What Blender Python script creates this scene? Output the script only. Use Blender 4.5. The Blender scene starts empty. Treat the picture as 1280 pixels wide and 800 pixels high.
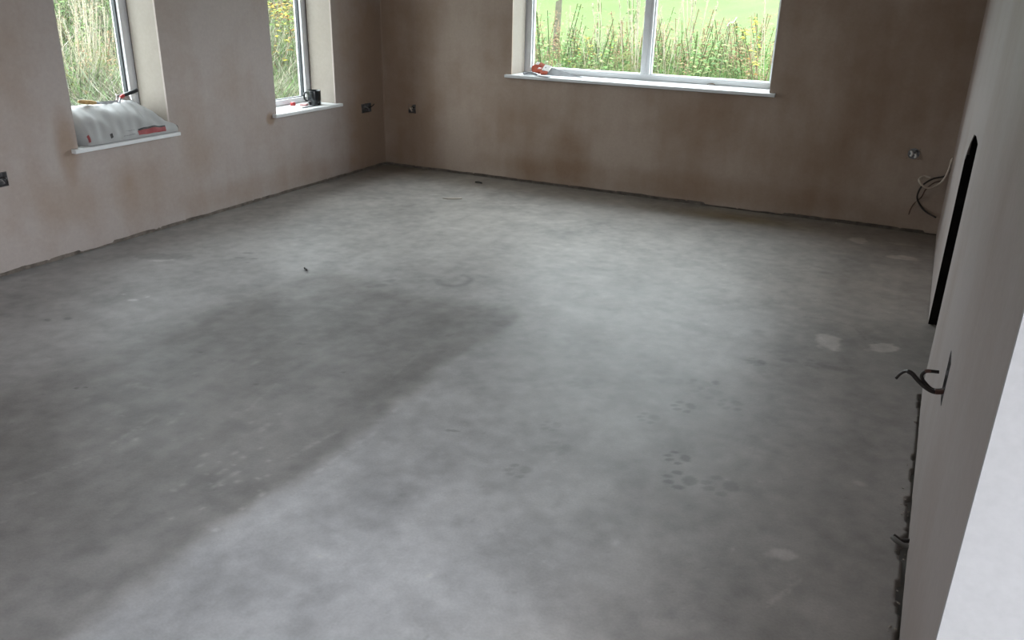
import bpy, bmesh, math, random
import numpy as np
from mathutils import Vector, Matrix

random.seed(7)
RNG = np.random.default_rng(7)
SC = bpy.context.scene
COL = SC.collection

# ------------------------------------------------------------------ camera
F_PX, YAW, PITCH, ROLL = 1043.015, .454, .381, .023
CAM = Vector((4.282, -6.143, 1.5))
_f = Vector((-math.sin(YAW)*math.cos(PITCH), math.cos(YAW)*math.cos(PITCH), -math.sin(PITCH)))
_r = Vector((math.cos(YAW), math.sin(YAW), 0))
_u = _r.cross(_f)
R_ = _r*math.cos(ROLL) + _u*math.sin(ROLL)
U_ = -_r*math.sin(ROLL) + _u*math.cos(ROLL)
cam_data = bpy.data.cameras.new('camera')
cam_data.sensor_fit = 'HORIZONTAL'
cam_data.sensor_width = 36
cam_data.lens = F_PX*36/1280
cam_data.clip_start = .02
cam_data.clip_end = 500
cam = bpy.data.objects.new('camera', cam_data)
COL.objects.link(cam)
cam.matrix_world = Matrix(((R_.x, U_.x, -_f.x, CAM.x), (R_.y, U_.y, -_f.y, CAM.y),
                           (R_.z, U_.z, -_f.z, CAM.z), (0, 0, 0, 1)))
SC.camera = cam

def at(px, py, axis, val):
    """photo pixel -> point on the plane  coordinate[axis] = val"""
    d = _f + R_*((px-640)/F_PX) + U_*((400-py)/F_PX)
    t = (val-CAM[axis])/d[axis]
    return CAM + d*t

# ------------------------------------------------------------------ light: an overcast sky through real openings
world = bpy.data.worlds.new('overcast_sky')
SC.world = world
world.use_nodes = True
bg = world.node_tree.nodes['Background']
bg.inputs['Color'].default_value = (.90, .95, 1.0, 1)
bg.inputs['Strength'].default_value = 11.5

def portal(loc, rot, sx, sy):
    d = bpy.data.lights.new('sky_portal', 'AREA')
    d.shape = 'RECTANGLE'; d.size = sx; d.size_y = sy
    d.cycles.is_portal = True
    o = bpy.data.objects.new('sky_portal', d)
    o.location = loc; o.rotation_euler = rot
    COL.objects.link(o)

SC.view_settings.view_transform = 'Standard'
SC.view_settings.look = 'None'
SC.view_settings.exposure = 0.1
SC.view_settings.gamma = 1.0
SC.view_settings.use_curve_mapping = False

# ------------------------------------------------------------------ room dimensions (metres)
W = 4.445                 # right wall
YE = -4.852               # where the right wall ends and returns
YR, XE = -9.0, 6.3        # rear wall, far end of the wider part behind the photographer
HC = 2.4
W1 = (-2.995, -2.332); W2 = (-1.354, -.66); ZL, ZTOP = .598, 2.05
WB = (1.229, 3.231); ZB = .847
FIRE = (-2.65, -1.81)
SK = .014                 # plaster thickness
REVEAL = .236
END_WIN = (-8.5, -5.2, .05, 2.25)     # glazed doors in the end wall: y0,y1,z0,z1
REAR_WIN = (4.8, 5.9, .9, 2.1)       # window in the rear wall: x0,x1,z0,z1
P2 = math.pi/2
portal(((WB[0]+WB[1])/2, .33, (ZB+ZTOP)/2), (-P2, 0, 0), WB[1]-WB[0], ZTOP-ZB)
for w in (W1, W2):
    portal((-.33, (w[0]+w[1])/2, (ZL+ZTOP)/2), (0, -P2, 0), ZTOP-ZL, w[1]-w[0])
portal((XE+.2, (END_WIN[0]+END_WIN[1])/2, (END_WIN[2]+END_WIN[3])/2), (0, P2, 0), END_WIN[3]-END_WIN[2], END_WIN[1]-END_WIN[0])
portal(((REAR_WIN[0]+REAR_WIN[1])/2, YR-.2, (REAR_WIN[2]+REAR_WIN[3])/2), (P2, 0, 0), REAR_WIN[1]-REAR_WIN[0], REAR_WIN[3]-REAR_WIN[2])

# ------------------------------------------------------------------ helpers
def link(name, mesh, material=None, parent=None, kind=None, smooth=False):
    o = bpy.data.objects.new(name, mesh)
    COL.objects.link(o)
    if material: mesh.materials.append(material)
    if parent: o.parent = parent
    if kind: o['kind'] = kind
    if smooth: mesh.polygons.foreach_set('use_smooth', [True]*len(mesh.polygons))
    return o

def empty(name, loc=(0, 0, 0), rz=0, kind=None):
    o = bpy.data.objects.new(name, None)
    COL.objects.link(o)
    o.location = loc; o.rotation_euler = (0, 0, rz)
    o.empty_display_size = .1
    if kind: o['kind'] = kind
    return o

def tag(o, label, cat=None, group=None, kind=None):
    o['label'] = label
    if cat: o['category'] = cat
    if group: o['group'] = group
    if kind: o['kind'] = kind
    return o

def mesh_from(name, verts, faces):
    m = bpy.data.meshes.new(name)
    m.from_pydata([tuple(v) for v in verts], [], [tuple(f) for f in faces])
    m.update()
    return m

class MB:
    """collects shapes into one mesh"""
    def __init__(s): s.v = []; s.f = []
    def add(s, v, f):
        n = len(s.v); s.v += [tuple(p) for p in v]; s.f += [tuple(i+n for i in q) for q in f]; return s
    def box(s, x0, x1, y0, y1, z0, z1):
        v = [(x, y, z) for x in (x0, x1) for y in (y0, y1) for z in (z0, z1)]
        f = [(0, 1, 3, 2), (4, 6, 7, 5), (0, 4, 5, 1), (2, 3, 7, 6), (0, 2, 6, 4), (1, 5, 7, 3)]
        return s.add(v, f)
    def prism(s, poly, axis, a, b):
        """poly of 2D points extruded along axis from a to b"""
        n = len(poly)
        def put(p, t):
            q = list(p); q.insert(axis, t); return q
        v = [put(p, a) for p in poly]+[put(p, b) for p in poly]
        f = [tuple(range(n))[::-1], tuple(range(n, 2*n))]
        f += [(i, (i+1) % n, n+(i+1) % n, n+i) for i in range(n)]
        return s.add(v, f)
    def tube(s, pts, rad, sides=8, smooth_steps=6):
        pts = [Vector(p) for p in pts]
        if smooth_steps > 1 and len(pts) > 2:
            q = []
            P = [pts[0]*2-pts[1]]+pts+[pts[-1]*2-pts[-2]]
            for i in range(1, len(P)-2):
                for k in range(smooth_steps):
                    t = k/smooth_steps
                    a, b, c, d = P[i-1], P[i], P[i+1], P[i+2]
                    q.append(.5*((2*b)+(c-a)*t+(2*a-5*b+4*c-d)*t*t+(3*b-a-3*c+d)*t**3))
            q.append(pts[-1]); pts = q
        v = []; f = []; nrm = None
        for i, p in enumerate(pts):
            t = (pts[min(i+1, len(pts)-1)]-pts[max(i-1, 0)]).normalized()
            if nrm is None:
                nrm = t.orthogonal().normalized()
            nrm = (nrm-t*nrm.dot(t)).normalized()
            b = t.cross(nrm)
            r = rad(i/(len(pts)-1)) if callable(rad) else rad
            for k in range(sides):
                a = 2*math.pi*k/sides
                v.append(p+(nrm*math.cos(a)+b*math.sin(a))*r)
        for i in range(len(pts)-1):
            for k in range(sides):
                f.append((i*sides+k, i*sides+(k+1) % sides, (i+1)*sides+(k+1) % sides, (i+1)*sides+k))
        f.append(tuple(range(sides))[::-1]); f.append(tuple(range(len(v)-sides, len(v))))
        return s.add(v, f)
    def lathe(s, prof, n=28, c=(0, 0, 0)):
        v = []; f = []
        for r, z in prof:
            for k in range(n):
                a = 2*math.pi*k/n
                v.append((c[0]+r*math.cos(a), c[1]+r*math.sin(a), c[2]+z))
        for i in range(len(prof)-1):
            for k in range(n):
                f.append((i*n+k, i*n+(k+1) % n, (i+1)*n+(k+1) % n, (i+1)*n+k))
        return s.add(v, f)
    def build(s, name, material=None, parent=None, kind=None, smooth=False, bevel=0):
        m = mesh_from(name, s.v, s.f)
        if bevel:
            bm = bmesh.new(); bm.from_mesh(m)
            bmesh.ops.bevel(bm, geom=bm.edges[:], offset=bevel, segments=2, affect='EDGES', profile=.5)
            bm.to_mesh(m); bm.free()
        return link(name, m, material, parent, kind, smooth)

# numpy value noise
def vnoise(x, y, seed=0):
    xi = np.floor(x).astype(np.int64); yi = np.floor(y).astype(np.int64)
    fx = x-xi; fy = y-yi
    fx = fx*fx*(3-2*fx); fy = fy*fy*(3-2*fy)
    def h(a, b):
        n = (a*374761393+b*668265263+seed*1442695041) & 0x7fffffff
        n = ((n ^ (n >> 13))*1274126177) & 0x7fffffff
        return ((n ^ (n >> 16)) & 0xffff)/65535.0
    return (h(xi, yi)*(1-fx)+h(xi+1, yi)*fx)*(1-fy)+(h(xi, yi+1)*(1-fx)+h(xi+1, yi+1)*fx)*fy
def fbm(x, y, seed=0, octv=4):
    s = 0; a = .5; t = 0
    for o in range(octv):
        s = s+a*vnoise(x*2**o, y*2**o, seed+o*17); t += a; a *= .55
    return s/t
def sstep(a, b, x):
    t = np.clip((x-a)/(b-a), 0, 1); return t*t*(3-2*t)

# ------------------------------------------------------------------ materials
def nodes(name):
    m = bpy.data.materials.new(name); m.use_nodes = True
    nt = m.node_tree; return m, nt, nt.nodes, nt.links, nt.nodes['Principled BSDF']

def simple(name, col, rough=.5, metal=0, var=.12, scale=30, bump=0, spec=.5):
    m, nt, N, L, b = nodes(name)
    no = N.new('ShaderNodeTexNoise'); no.inputs['Scale'].default_value = scale; no.inputs['Detail'].default_value = 4
    tc = N.new('ShaderNodeTexCoord'); L.new(tc.outputs['Object'], no.inputs['Vector'])
    r = N.new('ShaderNodeValToRGB')
    r.color_ramp.elements[0].color = tuple(c*(1-var) for c in col)+(1,)
    r.color_ramp.elements[1].color = tuple(min(1, c*(1+var)) for c in col)+(1,)
    r.color_ramp.elements[0].position = .3; r.color_ramp.elements[1].position = .7
    L.new(no.outputs['Fac'], r.inputs['Fac']); L.new(r.outputs['Color'], b.inputs['Base Color'])
    b.inputs['Roughness'].default_value = rough; b.inputs['Metallic'].default_value = metal
    b.inputs['Specular IOR Level'].default_value = spec
    if bump:
        bp = N.new('ShaderNodeBump'); bp.inputs['Strength'].default_value = bump; bp.inputs['Distance'].default_value = .01
        L.new(no.outputs['Fac'], bp.inputs['Height']); L.new(bp.outputs['Normal'], b.inputs['Normal'])
    return m

def plaster_mat(name, dry, damp, streak=True, damp_amt=.5, seed=0.0, spots=()):
    """bare gypsum plaster: pale where dry, browner where still damp, vertical trowel streaks.
    spots: (centre, radii, strength) ellipsoids of damper plaster in metres."""
    m, nt, N, L, b = nodes(name)
    geo = N.new('ShaderNodeNewGeometry')
    def noise(scale, detail, vec=None, rough=.6):
        mp = N.new('ShaderNodeMapping'); L.new(geo.outputs['Position'], mp.inputs['Vector'])
        mp.inputs['Location'].default_value = (seed, seed*1.7, seed*.6)
        if vec: mp.inputs['Scale'].default_value = vec
        n = N.new('ShaderNodeTexNoise'); n.inputs['Scale'].default_value = scale
        n.inputs['Detail'].default_value = detail; n.inputs['Roughness'].default_value = rough
        L.new(mp.outputs['Vector'], n.inputs['Vector']); return n.outputs['Fac']
    def math_(op, a, c, clamp=False):
        n = N.new('ShaderNodeMath'); n.operation = op; n.use_clamp = clamp
        for i, q in enumerate((a, c)):
            if isinstance(q, (int, float)): n.inputs[i].default_value = q
            else: L.new(q, n.inputs[i])
        return n.outputs[0]
    big = noise(1.3, 5)
    st = noise(3.0, 3, (1, 1, .16))
    acc = math_('ADD', math_('MULTIPLY', math_('SUBTRACT', big, .5), 2.2), math_('MULTIPLY', math_('SUBTRACT', st, .5), 1.3))
    acc = math_('ADD', acc, damp_amt)
    for c, rad, k in spots:
        mp = N.new('ShaderNodeMapping'); L.new(geo.outputs['Position'], mp.inputs['Vector'])
        mp.vector_type = 'POINT'
        mp.inputs['Scale'].default_value = tuple(1/q for q in rad)
        mp.inputs['Location'].default_value = tuple(-a/q for a, q in zip(c, rad))
        ln = N.new('ShaderNodeVectorMath'); ln.operation = 'LENGTH'; L.new(mp.outputs['Vector'], ln.inputs[0])
        mr = N.new('ShaderNodeMapRange'); mr.interpolation_type = 'SMOOTHSTEP'
        mr.inputs['From Min'].default_value = .25; mr.inputs['From Max'].default_value = 1.0
        mr.inputs['To Min'].default_value = k; mr.inputs['To Max'].default_value = 0
        L.new(ln.outputs['Value'], mr.inputs['Value'])
        acc = math_('ADD', acc, mr.outputs['Result'])
    cl = math_('ADD', acc, 0, True)
    mx = N.new('ShaderNodeMix'); mx.data_type = 'RGBA'
    L.new(cl, mx.inputs['Factor']); mx.inputs['A'].default_value = dry+(1,); mx.inputs['B'].default_value = damp+(1,)
    fine = noise(55, 3)
    mx2 = N.new('ShaderNodeMix'); mx2.data_type = 'RGBA'; mx2.blend_type = 'MULTIPLY'; mx2.inputs['Factor'].default_value = .18
    L.new(mx.outputs['Result'], mx2.inputs['A']); L.new(fine, mx2.inputs['B'])
    L.new(mx2.outputs['Result'], b.inputs['Base Color'])
    b.inputs['Roughness'].default_value = .62
    b.inputs['Specular IOR Level'].default_value = .3
    bp = N.new('ShaderNodeBump'); bp.inputs['Strength'].default_value = .12; bp.inputs['Distance'].default_value = .01
    L.new(math_('ADD', math_('MULTIPLY', st, .8), math_('MULTIPLY', fine, .15)), bp.inputs['Height'])
    L.new(bp.outputs['Normal'], b.inputs['Normal'])
    return m

M_LEFT = plaster_mat('plaster_left', (.475, .413, .388), (.36, .262, .20), damp_amt=.12, seed=2.3,
    spots=[((0, -.15, .6), (1, .62, 2.2), .95), ((0, -3.15, .32), (1, .25, .22), .35), ((0, -2.55, .3), (1, .35, .25), .3),
           ((0, -3.06, .62), (1, .1, .3), .9), ((0, -1.42, .57), (1, .06, .06), 1.2), ((0, -1.5, .12), (1, 1.4, .12), .3)])
M_BACK = plaster_mat('plaster_back', (.48, .385, .32), (.31, .205, .14), damp_amt=.20, seed=5.1,
    spots=[((.1, 0, .7), (.55, 1, 2.0), .35), ((1.75, 0, .25), (.28, 1, .3), .5), ((3.6, 0, 1.2), (1.3, 1, 2.2), .4),
           ((2.3, 0, .12), (2.6, 1, .16), .35), ((2.6, 0, .4), (.3, 1, .45), .35)])
M_RIGHT = plaster_mat('plaster_right', (.49, .435, .42), (.40, .32, .285), damp_amt=.12, seed=8.2,
    spots=[((W, -.05, 1), (1, .8, 2.6), 1.2)])
M_WHITE = plaster_mat('white_skim', (.52, .51, .525), (.47, .46, .465), damp_amt=.05, seed=1.2)
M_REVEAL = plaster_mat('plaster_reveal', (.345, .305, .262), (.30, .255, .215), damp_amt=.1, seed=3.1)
M_CEIL = simple('ceiling_plaster', (.55, .50, .46), .8, var=.06, scale=3)
M_BLOCK = simple('blockwork', (.16, .135, .115), .95, var=.35, scale=22, bump=.6)
M_RECESS = simple('dark_recess', (.022, .02, .019), .95, var=.4, scale=9, bump=.4, spec=.1)  # near-black colour for the inside of the fireplace opening
M_UPVC = simple('white_upvc', (.80, .81, .83), .32, var=.02, scale=4)
M_SILL = simple('white_sill_board', (.80, .81, .82), .38, var=.04, scale=8)
M_GASKET = simple('black_gasket', (.03, .035, .04), .5, var=.1)
M_STEEL = simple('galvanised_steel', (.33, .34, .36), .38, 1, var=.25, scale=40)
M_DARKBOX = simple('dull_steel', (.20, .195, .20), .5, .6, var=.3, scale=40)
M_BLADE = simple('saw_steel', (.20, .205, .215), .5, .35, var=.12, scale=25)
M_ORANGE = simple('orange_plastic', (.36, .055, .02), .4, var=.1)
M_PALEGRIP = simple('white_plastic', (.72, .70, .68), .4, var=.06)
M_BLACK = simple('black_plastic', (.02, .021, .024), .35, var=.1)
M_RED = simple('red_plastic', (.45, .05, .05), .4, var=.1)
M_PINK = simple('faded_pink_card', (.62, .36, .36), .6, var=.1)
M_WOOD = simple('tool_handle_wood', (.46, .29, .11), .5, var=.25, scale=60)
M_MUG = simple('dark_glazed_ceramic', (.014, .016, .018), .14, var=.1)
M_BAG = simple('white_paper_sack', (.42, .42, .42), .55, var=.05, scale=12, bump=.25)
M_BAGNECK = simple('crumpled_paper', (.46, .42, .40), .6, var=.08, scale=25, bump=.5)
M_INK_RED = simple('red_print', (.34, .07, .075), .55, var=.15, scale=60)
M_INK_DARK = simple('dark_print', (.06, .055, .055), .55, var=.2, scale=60)
M_INK_GREY = simple('grey_print', (.30, .30, .30), .55, var=.25, scale=90)
M_CABLE_GREY = simple('grey_cable', (.20, .195, .19), .45, var=.1)
M_CABLE_DARK = simple('brown_black_cable', (.035, .028, .026), .45, var=.1)
M_CABLE_TAN = simple('tan_cable', (.64, .56, .48), .5, var=.1)
M_CABLE_BROWN = simple('brown_wire', (.12, .07, .05), .5, var=.1)
M_COPPER = simple('red_brown_core', (.17, .09, .075), .45, var=.15)
M_CRUMB = simple('plaster_crumb', (.52, .47, .42), .85, var=.15)
M_LEAF = simple('dry_leaf', (.20, .12, .07), .7, var=.2)

def glass_mat():
    m, nt, N, L, b = nodes('window_glass'); N.remove(b)
    tr = N.new('ShaderNodeBsdfTransparent'); tr.inputs['Color'].default_value = (.93, .955, .945, 1)
    gl = N.new('ShaderNodeBsdfGlossy'); gl.inputs['Roughness'].default_value = .02
    no = N.new('ShaderNodeTexNoise'); no.inputs['Scale'].default_value = 2
    lw = N.new('ShaderNodeLayerWeight'); lw.inputs['Blend'].default_value = .5
    pw = N.new('ShaderNodeMath'); pw.operation = 'POWER'; pw.inputs[1].default_value = 5; L.new(lw.outputs['Facing'], pw.inputs[0])
    fr = N.new('ShaderNodeMath'); fr.operation = 'MULTIPLY_ADD'; fr.inputs[1].default_value = .95; fr.inputs[2].default_value = .04; L.new(pw.outputs[0], fr.inputs[0])
    mx = N.new('ShaderNodeMixShader')
    L.new(fr.outputs[0], mx.inputs[0]); L.new(tr.outputs[0], mx.inputs[1]); L.new(gl.outputs[0], mx.inputs[2])
    L.new(mx.outputs[0], N['Material Output'].inputs['Surface'])
    return m
M_GLASS = glass_mat()

def attr_mat(name, rough=.6, spec=.4, trans=0.0):
    m, nt, N, L, b = nodes(name)
    a = N.new('ShaderNodeAttribute'); a.attribute_name = 'tint'
    n = N.new('ShaderNodeTexNoise'); n.inputs['Scale'].default_value = 18
    g = N.new('ShaderNodeNewGeometry'); L.new(g.outputs['Position'], n.inputs['Vector'])
    mx = N.new('ShaderNodeMix'); mx.data_type = 'RGBA'; mx.blend_type = 'OVERLAY'; mx.inputs['Factor'].default_value = .25
    L.new(a.outputs['Color'], mx.inputs['A']); L.new(n.outputs['Color'], mx.inputs['B'])
    sc = N.new('ShaderNodeVectorMath'); sc.operation = 'SCALE'; sc.inputs['Scale'].default_value = .56
    L.new(mx.outputs['Result'], sc.inputs[0]); L.new(sc.outputs[0], b.inputs['Base Color'])
    b.inputs['Roughness'].default_value = rough; b.inputs['Specular IOR Level'].default_value = spec
    return m
M_PLANT = attr_mat('foliage', .8, .04)

def set_tint(mesh, cols):
    a = mesh.attributes.new('tint', 'FLOAT_COLOR', 'POINT')
    c = np.ones((len(mesh.vertices), 4), np.float32); c[:, :3] = cols
    a.data.foreach_set('color', c.ravel())

# ------------------------------------------------------------------ walls
def slab(axis, t0, t1, u0, u1, z0, z1, holes):
    """wall slab. axis: the thin axis (0 or 1), u the other horizontal axis; holes (u0,u1,z0,z1)."""
    us = sorted({u0, u1, *[h[0] for h in holes], *[h[1] for h in holes]}); us = [u for u in us if u0 <= u <= u1]
    zs = sorted({z0, z1, *[h[2] for h in holes], *[h[3] for h in holes]}); zs = [z for z in zs if z0 <= z <= z1]
    nu, nz = len(us)-1, len(zs)-1
    def solid(i, j):
        if not (0 <= i < nu and 0 <= j < nz): return False
        u, z = (us[i]+us[i+1])/2, (zs[j]+zs[j+1])/2
        return not any(h[0] < u < h[1] and h[2] < z < h[3] for h in holes)
    mb = MB(); idx = {}
    def V(i, j, k):
        key = (i, j, k)
        if key not in idx:
            t = (t0, t1)[k]; p = (t, us[i], zs[j]) if axis == 0 else (us[i], t, zs[j])
            idx[key] = len(mb.v); mb.v.append(p)
        return idx[key]
    for i in range(nu):
        for j in range(nz):
            if not solid(i, j): continue
            for k in (0, 1): mb.f.append((V(i, j, k), V(i+1, j, k), V(i+1, j+1, k), V(i, j+1, k)))
            for di, dj, a, c in ((-1, 0, (i, j), (i, j+1)), (1, 0, (i+1, j), (i+1, j+1)), (0, -1, (i, j), (i+1, j)), (0, 1, (i, j+1), (i+1, j+1))):
                if not solid(i+di, j+dj):
                    mb.f.append((V(*a, 0), V(*c, 0), V(*c, 1), V(*a, 1)))
    bm = bmesh.new(); m = mesh_from('s', mb.v, mb.f); bm.from_mesh(m)
    bmesh.ops.recalc_face_normals(bm, faces=bm.faces); bm.to_mesh(m); bm.free()
    return m

def ragged_skirt(axis, t_face, t_back, u0, u1, seed, ztop=.07, gap=(.019, .030), gaps=()):
    """bottom lip of the plaster, its lower edge broken and uneven above the floor"""
    n = max(8, int((u1-u0)/.012)); us = np.linspace(u0, u1, n+1)
    low = gap[0]+(gap[1]-gap[0])*fbm(us*9, us*0+seed, seed, 5)+(vnoise(us*55, us*0, seed+3) > .90)*-.007
    low = low-(vnoise(us*2.7, us*0+4, seed+9) > .83)*.012
    low = np.maximum(low, .001)
    mb = MB()
    def P(u, t, z): return (t, u, z) if axis == 0 else (u, t, z)
    for u, z in zip(us, low):
        mb.v += [P(u, t_face, ztop), P(u, t_face, z), P(u, t_back, z)]
    for i in range(n):
        a = 3*i; c = a+3
        mb.f += [(a, c, c+1, a+1), (a+1, c+1, c+2, a+2)]
    return mb

SOCK_L1, SOCK_L2 = (-3.47, .505), (-.255, .519)
SOCK_B1, SOCK_B2 = (.289, .507), (4.21, .526)
SOCK_R = (-3.755, .527)
def hole(c, w, h): return (c[0]-w/2, c[0]+w/2, c[1]-h/2, c[1]+h/2)
HL = [hole(SOCK_L1, .075, .076), hole(SOCK_L2, .135, .076)]
HB = [hole(SOCK_B1, .074, .074), hole(SOCK_B2, .072, .072)]
HR = [hole(SOCK_R, .10, .13)]
def grow(h, d): return (h[0]-d, h[1]+d, h[2]-d, h[3]+d)
o1 = (W1[0], W1[1], ZL-.03, ZTOP); o2 = (W2[0], W2[1], ZL-.03, ZTOP); ob = (WB[0], WB[1], ZB-.03, ZTOP)

# left wall
wl = link('wall_left', slab(0, -.06, -SK, YR, .36, -.1, HC, [grow(o1, SK), grow(o2, SK)]+HL), M_BLOCK, kind='structure')
tag(wl, 'left wall of bare drying plaster with two narrow windows')
link('blockwork', slab(0, -.36, -.06, YR, .36, -.1, HC, [grow(o1, SK), grow(o2, SK)]), M_BLOCK, wl)
link('plaster', slab(0, -SK, 0, YR, -.0005, .07, HC, [o1, o2]+HL), M_LEFT, wl)
ragged_skirt(0, 0, -SK, YR, -.0005, 11).build('plaster_edge', M_LEFT, wl)
# back wall
wb = link('wall_back', slab(1, SK, .06, 0, W+.36, -.1, HC, [grow(ob, SK)]+HB), M_BLOCK, kind='structure')
tag(wb, 'back wall of brownish damp plaster with the wide window')
link('blockwork', slab(1, .06, .36, 0, W+.36, -.1, HC, [grow(ob, SK)]), M_BLOCK, wb)
link('plaster', slab(1, 0, SK, -SK, W+SK, .07, HC, [ob]+HB), M_BACK, wb)
ragged_skirt(1, 0, SK, 0, W, 23).build('plaster_edge', M_BACK, wb)
# right wall, with the fireplace opening
fh = (FIRE[0], FIRE[1], -.2, 1.0); fhc = (FIRE[0]-.09, FIRE[1]+.09, -.2, 1.09)
wr = link('wall_right', slab(0, W+SK, W+.06, YE+SK, SK, -.1, HC, [fhc]+HR), M_BLOCK, kind='structure')
tag(wr, 'right wall of grey plaster with a fireplace opening')
link('blockwork', slab(0, W+.06, W+.36, YE+SK, SK, -.1, HC, [fhc]), M_BLOCK, wr)
link('plaster', slab(0, W, W+SK, YE+SK, -.0005, .07, HC, [fh]+HR), M_RIGHT, wr)
ragged_skirt(0, W, W+SK, YE+SK, FIRE[0], 31, gap=(.003, .024)).build('plaster_edge', M_RIGHT, wr)
ragged_skirt(0, W, W+SK, FIRE[1], -.0005, 37, gap=(.002, .010)).build('plaster_edge', M_RIGHT, wr)
MB().prism([(FIRE[1]+.001, .81), (FIRE[1]+.001, 1.001), (-2.62, 1.001), (-2.40, .995), (-2.2, .975), (-2.02, .915), (-1.90, .86)][::-1],
           0, W, W+.004).build('arch_plaster', M_RIGHT, wr)
# fireplace recess
rc = MB()
x0, x1 = W+SK+.0005, W+.5
rc.box(x0, x1, FIRE[1], FIRE[1]+.09, -.02, 1.09)
rc.box(x0, x1, FIRE[0]-.09, FIRE[0], -.02, 1.09)
rc.box(x1, x1+.1, FIRE[0]-.09, FIRE[1]+.09, -.02, 1.09)
rc.box(x0, x1, FIRE[0], FIRE[1], 1.0, 1.09)
rc.box(W+.0008, W+SK+.001, FIRE[1]-.004, FIRE[1]-.0005, 0, .83)
tag(rc.build('recess_lining', M_RECESS, wr), 'dark lining of the fireplace recess')
# return wall facing the photographer
wt = link('wall_return', slab(1, YE+SK, YE+.34, W+SK, XE, -.1, HC, []), M_BLOCK, kind='structure')
tag(wt, 'white skimmed wall end beside the photographer')
link('plaster', slab(1, YE, YE+SK, W, XE, .02, HC, []), M_WHITE, wt)
# unseen part of the house behind the photographer
he = (END_WIN[0], END_WIN[1], END_WIN[2], END_WIN[3])
w_end = link('wall_end', slab(0, XE, XE+.3, YR, YE+.34, -.1, HC, [he]), M_REVEAL, kind='structure')
tag(w_end, 'end wall with glazed doors behind the photographer')
w_rear = link('wall_rear', slab(1, YR-.3, YR, -.36, XE+.3, -.1, HC, [REAR_WIN]), M_REVEAL, kind='structure')
tag(w_rear, 'rear wall with a window behind the photographer')
cl = MB().box(-.36, XE+.3, YR-.3, .36, HC, HC+.2).build('ceiling', M_CEIL, kind='structure')
tag(cl, 'plain plastered ceiling above the room')
# corner ridge of plaster
MB().prism([(0, 0), (.007, 0), (0, -.007)], 2, .02, HC).build('corner_ridge', M_LEFT, wb)

# ------------------------------------------------------------------ floor
DX = .0085
fx = np.arange(-.02, W+.52, DX); fy = np.arange(-5.6, .02, DX)
GX, GY = np.meshgrid(fx, fy)
X, Y = GX.ravel(), GY.ravel()
n1 = fbm(X*1.1, Y*1.1, 1, 5); n2 = fbm(X*4, Y*4, 5, 5); n3 = fbm(X*22, Y*22, 9, 4); n4 = fbm(X*2.2+9, Y*6, 13, 5)
base = np.stack([.406+0*X, .400+0*X, .402+0*X], -1)
n5 = fbm(X*8, Y*1.6, 17, 5); n6 = fbm(X*9+3, Y*9, 19, 4)
lum = 1+.40*(n1-.5)+.34*(n2-.5)+.42*(n3-.5)+.25*(n4-.5)+.28*(n5-.5)+.20*(n6-.5)
# the long dark stained rectangle: straight right-hand edge, ragged in detail
wob = .10*(fbm(X*3, Y*3, 21, 5)-.5)+.05*(fbm(X*14, Y*14, 22, 3)-.5)
xr = X+wob; yr = Y+wob*1.2
feather = .03+.05*vnoise(X*1.3, Y*1.3, 40)
m_right = 1-sstep(2.585, 2.585+.09, xr-.02*(yr+4))
m_top = 1-sstep(-2.80, -2.60, yr+.16*(xr-1.9)*(xr < 1.9))
m_left = sstep(1.12, 1.40, xr+.10*(fbm(X*2, Y*1.3, 51, 3)-.5)-.08*(yr+4))
stain = m_right*m_top*m_left
stain = stain*(.86+.9*(fbm(X*3.2, Y*1.0, 60, 5)-.5)+.5*(fbm(X*9, Y*3, 61, 4)-.5))*(1-.45*sstep(-4.2, -5.3, Y))
lum = lum*(1-.40*stain); 
# paler, bluer swathe right of the stain: cool daylight painted into the floor colour
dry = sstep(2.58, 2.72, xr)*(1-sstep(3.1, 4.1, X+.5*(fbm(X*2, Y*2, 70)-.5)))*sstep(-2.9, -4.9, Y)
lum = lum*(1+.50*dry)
tint = np.ones_like(base)
warm_back = sstep(-3.4, -1.2, Y+.8*(fbm(X*.9, Y*.9, 72, 3)-.5))[:, None]       # warmth of the back window light put into the floor colour
tint = tint*(1+warm_back*np.array([.02, -.02, -.075]))*(1+dry[:, None]*np.array([-.02, .005, .05]))
tint = tint*(1+np.clip(stain, 0, 1)[:, None]*np.array([.02, -.01, -.035]))
# damp brown concrete beside the walls, with shade there painted into the same tone
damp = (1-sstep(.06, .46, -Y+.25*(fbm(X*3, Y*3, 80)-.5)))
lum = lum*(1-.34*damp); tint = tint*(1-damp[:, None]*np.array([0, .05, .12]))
damp_shade_r = sstep(3.45, 4.35, X+.5*(fbm(X*2.2, Y*2.2, 85)-.5))  # right side: damp and painted shade together
lum = lum*(1-.18*damp_shade_r); tint = tint*(1-damp_shade_r[:, None]*np.array([0, .06, .10]))
damp_shade_l = 1-sstep(.05, .42, X+.2*(fbm(X*4, Y*4, 88)-.5))  # left edge: damp and painted shade together
lum = lum*(1-.12*damp_shade_l)
rust = np.exp(-(((X-3.18)/.42)**2+((Y+.22)/.12)**2))
tint = tint*(1-rust[:, None]*np.array([0, .12, .36])); lum *= 1-.12*rust
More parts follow.
